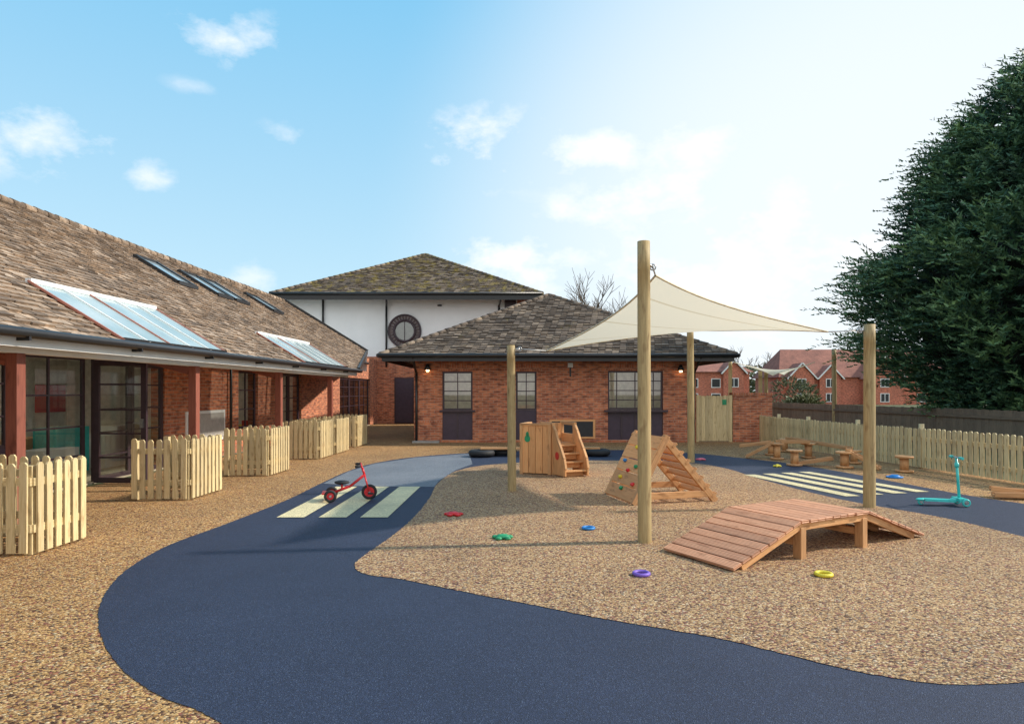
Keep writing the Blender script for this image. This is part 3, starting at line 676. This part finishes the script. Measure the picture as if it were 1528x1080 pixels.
# stepped unit, turned towards the right
ang=math.radians(24); cs_,sn_=math.cos(ang),math.sin(ang); sx,sy=X0+.58,Y0-.16; RS=Matrix.Rotation(ang,3,'Z')
def q3(x,y,z): return Vector((sx+x*cs_-y*sn_,sy+x*sn_+y*cs_,z))
for off in (0,.46):
    for dd in (0,.5): pc.box(q3(off,dd,.49),(.055,.06,.98),RS,1)
    arc=[(-.50,.16),(-.44,.34),(-.33,.50),(-.2,.66),(-.1,.82),(.0,.93)]
    for (ya,za),(yb,zb) in zip(arc[:-1],arc[1:]):
        pc.hexa([q3(off-.015,ya,.03),q3(off+.015,ya,.03),q3(off+.015,yb,.03),q3(off-.015,yb,.03),q3(off-.015,ya,za),q3(off+.015,ya,za),q3(off+.015,yb,zb),q3(off-.015,yb,zb)],0,True)
        pc.beam(q3(off,ya,za),q3(off,yb,zb),.045,.05,1)
    pc.beam(q3(off,0,.95),q3(off,.5,.95),.045,.06,1)
    for zz in (.2,.42,.66): pc.beam(q3(off,0,zz),q3(off,.5,zz),.03,.19,0)
for i in range(4): pc.box(q3(.23,-.42+i*.13,.12+i*.145),(.42,.13,.028),RS,1); pc.box(q3(.23,-.36+i*.13,.06+i*.145),(.42,.02,.11),RS,0)
pc.box(q3(.23,.25,.58),(.42,.48,.03),RS,0); pc.box(q3(.23,.49,.8),(.42,.025,.3),RS,0); pc.box(q3(.23,.49,.3),(.42,.025,.5),RS,0)
fp=Vector((X0,Y0,0)); fd=Vector((.52,-.16,0)); fnv=Vector((-.294,-.956,0)).normalized()
def disc(f,z,rx,rz,mat,n=18):
    c_=fp+fd*f+fnv*.022+Vector((0,0,z)); e_=fd.normalized()
    pc.face([c_+e_*rx*math.cos(2*math.pi*i/n)*(1-.12*math.sin(2*math.pi*i/n))+Vector((0,0,rz*math.sin(2*math.pi*i/n))) for i in range(n)],mat)
disc(.22,.68,.055,.07,3); disc(.22,.762,.03,.045,3)
c_=q3(-.02,-.20,.38)
pc.face([c_+Vector((0,0,0))+(q3(0,1,0)-q3(0,0,0))*(.075*math.cos(2*math.pi*i/18))+Vector((0,0,.075*math.sin(2*math.pi*i/18))) for i in range(18)],2)
pc.build(None,.004)
ty=MB('tyre_balance_beam',['tyre','larch'])
for (x,y) in ((-.72,15.9),(-.2,16.3),(2.05,16.1),(1.65,16.6)):
    for rr in (.17,.21,.245): ty.torus((x,y,.10),(0,0,1),rr,.075,28,8,0)
ty.beam((-.75,15.95,.20),(2.1,16.1,.20),.2,.04,1); ty.build()
def reel(x,y,r,h):
    mb=MB('wooden_reel_stool',['larch']); mb.cyl((x,y,.014),(x,y,.05),r,n=24); mb.cyl((x,y,.05),(x,y,h-.04),r*.5,n=16); mb.cyl((x,y,h-.04),(x,y,h),r,n=24); mb.build()
for x,y,r,h in ((5.9,14.0,.16,.34),(6.05,15.3,.15,.38),(6.75,13.6,.17,.34),(6.3,16.3,.14,.3),(7.35,14.4,.15,.3),(6.9,15.6,.16,.36),(7.0,17.2,.15,.34),(7.55,12.9,.16,.32)): reel(x,y,r,h)
def plank(a,b,w=.2):
    mb=MB('wooden_balance_plank',['larch']); a=Vector(a);b=Vector(b); mb.beam(a,b,w,.035); s=(b-a).cross(Vector((0,0,1))).normalized()*w*.45
    mb.beam(a+s+Vector((0,0,.02)),b+s+Vector((0,0,.02)),.025,.06); mb.beam(a-s+Vector((0,0,.02)),b-s+Vector((0,0,.02)),.025,.06)
    for i in range(5): p=a.lerp(b,(i+.5)/5)+Vector((0,0,.03)); mb.beam(p-s*.8,p+s*.8,.03,.02)
    mb.build(None,.003)
plank((5.45,15.6,.03),(6.0,15.35,.37)); plank((6.0,14.1,.03),(6.65,13.9,.16)); plank((6.8,13.6,.36),(7.25,13.2,.03)); plank((5.6,16.5,.2),(6.3,16.3,.31)); plank((7.0,9.75,.05),(7.9,9.5,.05),.12); plank((6.1,15.35,.39),(6.85,15.55,.37)); plank((7.05,17.1,.35),(7.3,14.5,.31),.16); plank((7.1,9.95,.11),(7.9,9.62,.05),.12)
tr_=MB('red_tricycle',['red','tyre','steel'])
def wheel(mb,c,ax,r,tm=1,hm=0,w=.022):
    mb.torus(c,ax,r-w,w,24,8,tm); c=Vector(c);ax=Vector(ax).normalized(); mb.cyl(c-ax*.012,c+ax*.012,r-w*1.2,n=20,mat=hm); mb.cyl(c-ax*.03,c+ax*.03,.018,n=10,mat=2)
rz=math.radians(12); ca,sa=math.cos(rz),math.sin(rz)
def tp(x,y,z): return Vector((-2.30+x*ca-y*sa,9.55+x*sa+y*ca,z+.016))
yax=tp(0,1,0)-tp(0,0,0)
wheel(tr_,tp(-.27,-.17,.088),yax,.088); wheel(tr_,tp(-.27,.17,.088),yax,.088); wheel(tr_,tp(.26,0,.11),yax,.11)
tr_.cyl(tp(-.27,-.17,.088),tp(-.27,.17,.088),.012,mat=2)
tr_.cyl(tp(-.27,0,.1),tp(.0,0,.2),.019); tr_.cyl(tp(0,0,.2),tp(.2,0,.36),.019); tr_.cyl(tp(.26,-.035,.11),tp(.19,-.035,.36),.011); tr_.cyl(tp(.26,.035,.11),tp(.19,.035,.36),.011)
tr_.cyl(tp(.2,0,.33),tp(.16,0,.46),.017); tr_.cyl(tp(.16,0,.45),tp(.14,-.15,.50),.012); tr_.cyl(tp(.16,0,.45),tp(.14,.15,.50),.012)
tr_.cyl(tp(.14,-.15,.50),tp(.07,-.19,.49),.018,mat=1); tr_.cyl(tp(.14,.15,.50),tp(.07,.19,.49),.018,mat=1)
tr_.blob(tp(-.12,0,.255),(.11,.085,.03),1,14,6); tr_.cyl(tp(-.12,0,.15),tp(-.12,0,.24),.014)
tr_.box(tp(-.33,0,.115),(.12,.26,.02),Matrix.Rotation(rz,3,'Z'),0,False)
tr_.cyl(tp(.26,-.09,.11),tp(.26,.09,.11),.008,mat=2); tr_.box(tp(.28,-.11,.10),(.07,.05,.02),None,1,False); tr_.box(tp(.24,.11,.12),(.07,.05,.02),None,1,False)
tr_.build()
sc=MB('aqua_kick_scooter',['aqua','tyre','steel'])
rz=math.radians(-8); ca,sa=math.cos(rz),math.sin(rz)
def tq(x,y,z): return Vector((5.88+x*ca-y*sa,9.15+x*sa+y*ca,z+.01))
yax=tq(0,1,0)-tq(0,0,0)
sc.beam(tq(-.24,0,.075),tq(.14,0,.065),.12,.03,0); sc.beam(tq(.12,0,.07),tq(.22,0,.10),.10,.035,0)
sc.box(tq(.21,0,.085),(.10,.22,.045),Matrix.Rotation(rz,3,'Z'),0,False); sc.cyl(tq(.21,0,.09),tq(.17,0,.66),.019,.016,14,0)
sc.cyl(tq(.17,-.13,.655),tq(.17,.13,.655),.013,mat=2); sc.cyl(tq(.17,-.17,.655),tq(.17,-.08,.655),.019,mat=0); sc.cyl(tq(.17,.08,.655),tq(.17,.17,.655),.019,mat=0); sc.cyl(tq(.178,0,.52),tq(.176,0,.58),.027,mat=0)
for p,r in ((tq(.24,-.12,.055),.055),(tq(.24,.12,.055),.055),(tq(-.28,0,.04),.04)): wheel(sc,p,yax,r,0,2,.016)
sc.blob(tq(-.28,0,.075),(.07,.04,.02),0); sc.build()
def ring(px,py,mat,name,r=.062): 
    x,y=G(px,py); mb=MB(name,[mat]); mb.torus((x,y,.028),(0,0,1),r,.016,28,10); mb.build()
ring(957,860,'purple','throwing_ring'); ring(1229,861,'yellow','throwing_ring'); ring(878,791,'bluep','throwing_ring')
def star(px,py,mat,s=.1):
    x,y=G(px,py); mb=MB('bean_bag',[mat]); mb.blob((x,y,.035),(s,s*.7,.028),0,14,6,.3)
    for i in range(5): a=i*1.256+.4; mb.blob((x+s*1.0*math.cos(a),y+s*.9*math.sin(a),.028),(s*.5,s*.38,.02),0,8,5,.3)
    mb.build()
star(677,770,'red',.085); star(750,805,'green',.08); star(1046,687,'pink',.08); star(1160,697,'yellow',.06)
x,y=G(1335,713); mb=MB('marker_cone',['bluep']); mb.cyl((x,y,.012),(x,y,.06),.13,.06,20); mb.torus((x,y,.02),(0,0,1),.13,.012,20,6); mb.build()
# ================================================================ VEGETATION
def prof_r(z):
    pts=[(0,1.9),(.8,2.5),(2,3.5),(3.2,4.2),(4.8,4.6),(6.2,4.0),(7.6,3.2),(9.0,2.2),(10.1,1.2),(11.1,.2)]
    for (z0,r0),(z1,r1) in zip(pts[:-1],pts[1:]):
        if z<=z1: return r0+(r1-r0)*(z-z0)/(z1-z0)
    return .1
TC=Vector((15.6,19.2,0))
def lump(a,z): 
    q=Vector((math.cos(a)*1.6,math.sin(a)*1.6,z*.42)); return 1+.34*noise.noise(q*1.3)+.42*noise.noise(q*3.1+Vector((7,3,1)))
CT=empty('conifer_tree')
tk=MB('trunk',['bark'])
for i in range(8): tk.cyl(TC+Vector((0,0,i*1.3)),TC+Vector((0,0,(i+1)*1.3)),.34*(1-i/9),.34*(1-(i+1)/9),12,cap=False)
for i in range(60):
    z_=U(.8,10); a=U(0,6.28); r_=prof_r(z_)*.8; tk.cyl(TC+Vector((0,0,z_-.3)),TC+Vector((math.cos(a)*r_,math.sin(a)*r_,z_+.5)),.06,.015,6,cap=False)
tk.build(CT)
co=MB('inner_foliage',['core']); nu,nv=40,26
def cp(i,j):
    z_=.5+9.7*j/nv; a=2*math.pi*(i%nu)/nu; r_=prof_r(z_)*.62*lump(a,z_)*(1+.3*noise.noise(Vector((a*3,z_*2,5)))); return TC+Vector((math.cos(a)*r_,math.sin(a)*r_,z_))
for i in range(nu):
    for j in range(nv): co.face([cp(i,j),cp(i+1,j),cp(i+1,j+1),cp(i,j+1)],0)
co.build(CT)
def foliage(name,parent,gen,count,nl,L0,L1,ll,lw,mat):
    vs=[];fs=[];rn=[]
    for _ in range(count):
        p,d,base=gen(); L=U(L0,L1); d.normalize(); sd=d.cross(Vector((U(-.3,.3),U(-.3,.3),1))).normalized(); up=sd.cross(d)
        rb=min(1,max(0,base+U(-.2,.2)))
        for i in range(nl):
            f=(i+R())/nl; c=p+d*L*f+up*(-.25*L*f*f); s=1 if i%2 else -1
            dd=(d*U(.5,1)+sd*s*U(.2,.9)+up*U(-.5,.5)).normalized(); l=ll*U(.6,1.3)*(1.15-.5*f); wv=dd.cross(Vector((U(-1,1),U(-1,1),U(-1,1)))).normalized()*lw*U(.6,1.2)
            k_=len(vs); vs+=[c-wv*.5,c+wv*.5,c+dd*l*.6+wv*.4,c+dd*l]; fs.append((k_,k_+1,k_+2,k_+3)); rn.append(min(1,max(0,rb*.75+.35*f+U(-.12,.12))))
    me=bpy.data.meshes.new(name); me.from_pydata([tuple(v) for v in vs],[],fs); at=me.attributes.new('rnd','FLOAT','FACE'); at.data.foreach_set('value',rn); me.materials.append(M[mat])
    ob=bpy.data.objects.new(name,me); scene.collection.objects.link(ob)
    if parent: ob.parent=parent
    return ob
def genc():
    while True:
        z_=U(.3,11.0)
        if R()<(prof_r(z_)+.6)/5: break
    a=U(0,2*math.pi)
    if R()<.35: a=U(math.pi*.6,math.pi*1.6)
    k_=lump(a,z_); rr=U(.6,1.0)**.7; r_=prof_r(z_)*k_*rr
    p=TC+Vector((math.cos(a)*r_,math.sin(a)*r_,z_)); d=Vector((math.cos(a)+U(-.5,.5),math.sin(a)+U(-.5,.5),U(.0,.9)))
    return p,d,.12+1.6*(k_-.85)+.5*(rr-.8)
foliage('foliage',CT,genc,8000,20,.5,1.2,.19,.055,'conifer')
def bare(x,y,h,name='bare_tree',lev=5):
    mb=MB(name,['bark'])
    def rec(p,d,L,r,l):
        q=p+d*L; mb.cyl(p,q,r,r*.68,5,cap=False)
        if l==0: return
        for i in range(3 if l>1 else 4):
            nd=(d+Vector((U(-.7,.7),U(-.7,.7),U(-.15,.45)))).normalized(); rec(q if i<2 else p.lerp(q,U(.5,.9)),nd,L*U(.62,.86),r*.6,l-1)
    rec(Vector((x,y,0)),Vector((0,0,1)),h*.27,h*.018,lev); mb.build()
bare(6.4,52,12.2); bare(8.2,56,11.6); bare(31.5,92,9,lev=4); bare(37,95,8.5,lev=4)
def gens():
    x=U(-90,90); y=U(105,125); h=4.5+2.5*noise.noise(Vector((x*.08,0,0))); 
    return Vector((x,y,U(0,max(1,h)))),Vector((U(-1,1),U(-1,1),U(0,1))),R()
foliage('distant_trees',None,gens,3500,14,.8,1.6,.7,.35,'shrub')
def genh():
    i=random.choice([(27.3,66,1.7),(29.5,68,1.4),(13.5,31,.7)]); 
    v=Vector((U(-1,1),U(-1,1),U(-1,1))); v.normalize(); return Vector((i[0],i[1],i[2]*.75))+v*i[2]*U(.6,1),v+Vector((0,0,.3)),R()
foliage('garden_shrubs',None,genh,900,14,.2,.5,.16,.09,'shrub')
# ================================================================ FAR HOUSES
def house(x,y,wd,dp,eh,rh,gables,name='brick_house'):
    H=empty(name); w=MB('walls',['farbrick','white']); f=MB('windows',['white','board']); r=MB('roof',['fartile','white'])
    F=((x,y),(1,0),(0,-1)); w.obox(F,0,wd,0,eh,-dp,0)
    r.face([(x-.4,y-.4,eh),(x+wd+.4,y-.4,eh),(x+wd-1.5,y+dp/2,eh+rh),(x+1.5,y+dp/2,eh+rh)]); r.face([(x+wd+.4,y+dp+.4,eh),(x-.4,y+dp+.4,eh),(x+1.5,y+dp/2,eh+rh),(x+wd-1.5,y+dp/2,eh+rh)])
    r.face([(x-.4,y+dp+.4,eh),(x-.4,y-.4,eh),(x+1.5,y+dp/2,eh+rh)]); r.face([(x+wd+.4,y-.4,eh),(x+wd+.4,y+dp+.4,eh),(x+wd-1.5,y+dp/2,eh+rh)])
    for (gx,gw_,pr) in gables:
        w.obox(F,gx,gx+gw_,0,eh,0,pr); a=(x+gx-.0,y-pr,eh);c=(x+gx+gw_,y-pr,eh);t=(x+gx+gw_/2,y-pr,eh+gw_*.55); w.face([a,c,t])
        tb_=(t[0],y+dp/2,t[2]); 
        r.face([(a[0]-.3,a[1]-.25,a[2]-.2),(t[0],t[1]-.25,t[2]+.08),tb_,(a[0]-.3,y+dp/2,a[2]-.2)]); r.face([(t[0],t[1]-.25,t[2]+.08),(c[0]+.3,c[1]-.25,c[2]-.2),(c[0]+.3,y+dp/2,c[2]-.2),tb_])
        r.beam((a[0]-.3,a[1]-.27,a[2]-.22),(t[0],t[1]-.27,t[2]+.05),.05,.14,1); r.beam((c[0]+.3,a[1]-.27,a[2]-.22),(t[0],t[1]-.27,t[2]+.05),.05,.14,1)
        for zz in (.3,1.95):
            f.obox(F,gx+gw_/2-.5,gx+gw_/2+.5,zz,zz+1.0,pr,pr+.06,0); f.obox(F,gx+gw_/2-.42,gx+gw_/2-.04,zz+.08,zz+.92,pr+.06,pr+.07,1); f.obox(F,gx+gw_/2+.04,gx+gw_/2+.42,zz+.08,zz+.92,pr+.06,pr+.07,1)
    n=int(wd/2.4)
    for i in range(n):
        u=1+i*2.4
        if any(gx-1<u<gx+gw_+.2 for gx,gw_,_ in gables): continue
        for zz in (.3,1.9): f.obox(F,u,u+1,zz,zz+1,0,.05,0); f.obox(F,u+.08,u+.92,zz+.08,zz+.92,.05,.06,1)
    w.build(H); f.build(H); r.build(H); return H
house(30.5,76,19,8,3.1,3.4,[(.6,2.8,.8),(4.2,2.4,.4),(9.0,4.2,1.2)]); house(18,72,7.5,7,3.6,1.5,[(4.6,2.2,.4)]); house(53,80,18,9,3.2,3.0,[(4,4,1)]); house(-60,95,20,9,4.5,3,[(4,5,1)])
# ================================================================ LIGHT
az=math.radians(84); el=math.radians(35)
sd=Vector((math.sin(az)*math.cos(el),math.cos(az)*math.cos(el),math.sin(el)))
sl_=bpy.data.lights.new('sun','SUN'); sl_.energy=4.7; sl_.angle=math.radians(2); sl_.color=(1,.90,.76)
so=bpy.data.objects.new('sun',sl_); scene.collection.objects.link(so); so.rotation_euler=(-sd).to_track_quat('-Z','Y').to_euler()
W=bpy.data.worlds.new('World'); scene.world=W; W.use_nodes=True; nt=W.node_tree; nt.nodes.clear()
out=N(nt,'ShaderNodeOutputWorld'); bg=N(nt,'ShaderNodeBackground'); bg.inputs[1].default_value=.15
sky=N(nt,'ShaderNodeTexSky'); sky.sky_type='NISHITA'; sky.sun_disc=False; sky.sun_elevation=el; sky.sun_rotation=az; sky.air_density=1.0; sky.dust_density=1.5; sky.ozone_density=1.0
tc=N(nt,'ShaderNodeTexCoord').outputs['Generated']
nz=noi(nt,mapping(nt,tc,(1,1,1.7)),9.0,7,.62)
def Mth(op,a,b=None,c=None,clamp=False):
    n=N(nt,'ShaderNodeMath',operation=op); n.use_clamp=clamp
    for i,v in enumerate((a,b,c)):
        if v is None: continue
        if isinstance(v,bpy.types.NodeSocket): nt.links.new(v,n.inputs[i])
        else: n.inputs[i].default_value=v
    return n.outputs[0]
nn_=Mth('MULTIPLY',Mth('SUBTRACT',nz.outputs[0],.5),7.0)
clouds=[(350,60,80,34,.7),(50,205,115,55,.7),(222,262,32,26,.6),(425,205,30,18,.5),(725,222,90,45,.95),(880,228,80,30,.95),(1025,218,60,34,.9),(985,305,130,45,.95),(770,385,100,50,.95),(640,430,60,30,.5),(375,415,45,22,.5),(290,130,35,10,.3),(845,310,30,24,.7),(1130,400,230,110,1)]
tot=None
for (px,py,rx,rz_,st) in clouds:
    d=Vector(((px-764)/1000,1,(583-py)/1000)); L=d.length; d/=L
    v=N(nt,'ShaderNodeVectorMath',operation='SUBTRACT'); nt.links.new(tc,v.inputs[0]); v.inputs[1].default_value=d
    s=N(nt,'ShaderNodeVectorMath',operation='MULTIPLY'); nt.links.new(v.outputs[0],s.inputs[0]); s.inputs[1].default_value=(1000*L/rx,1000*L/rx,1000*L/rz_)
    l=N(nt,'ShaderNodeVectorMath',operation='LENGTH'); nt.links.new(s.outputs[0],l.inputs[0])
    a=Mth('SUBTRACT',.95,l.outputs['Value']); a=Mth('ADD',a,nn_); a=Mth('MULTIPLY',a,.62,clamp=True)
    edge=Mth('SUBTRACT',1.75,l.outputs['Value'],clamp=True); a=Mth('MULTIPLY',a,edge); a=Mth('MULTIPLY',a,st)
    tot=a if tot is None else Mth('MAXIMUM',tot,a)
hz=Vector((.62,1,.18)).normalized(); dt=N(nt,'ShaderNodeVectorMath',operation='DOT_PRODUCT'); nt.links.new(tc,dt.inputs[0]); dt.inputs[1].default_value=hz
h=N(nt,'ShaderNodeMapRange'); h.interpolation_type='SMOOTHSTEP'; h.inputs['From Min'].default_value=.72; h.inputs['From Max'].default_value=.99; nt.links.new(dt.outputs['Value'],h.inputs[0])
sx_=N(nt,'ShaderNodeSeparateXYZ'); nt.links.new(tc,sx_.inputs[0])
gr=ramp(nt,[(0,(.47,.60,.66)),(.15,(.37,.56,.67)),(.5,(.17,.44,.65)),(1,(.10,.30,.52))]); nt.links.new(sx_.outputs[2],gr.inputs[0])
grs=mixc(nt,1,gr.outputs[0],(10.8,10.8,10.8),'MULTIPLY')
sky2=mixc(nt,.78,sky.outputs[0],grs)
c1_=mixc(nt,Mth('MULTIPLY',h.outputs[0],.9),sky2,(6.5,6.9,7.2))
c2_=mixc(nt,tot,c1_,(7.6,7.6,7.7))
# broad bright fill added to the unseen sky behind the viewpoint, lifts the facades
bk=N(nt,'ShaderNodeMapRange'); bk.interpolation_type='SMOOTHSTEP'; bk.inputs['From Min'].default_value=-.05; bk.inputs['From Max'].default_value=-.8; bk.inputs['To Max'].default_value=.7; nt.links.new(sx_.outputs[1],bk.inputs[0])
c3_=mixc(nt,bk.outputs[0],c2_,(9.4,9.0,8.5))
nt.links.new(c3_,bg.inputs[0]); nt.links.new(bg.outputs[0],out.inputs[0])
# ================================================================ CAMERA
cd=bpy.data.cameras.new('camera'); cam=bpy.data.objects.new('camera',cd); scene.collection.objects.link(cam)
cam.location=(0,0,1.57); cam.rotation_euler=(math.radians(90),0,0); cd.sensor_width=36; cd.lens=36*1000/1528; cd.shift_y=43/1528; cd.clip_start=.05; cd.clip_end=2000
scene.camera=cam
scene.view_settings.view_transform='Standard'; scene.view_settings.look='None'; scene.view_settings.exposure=0
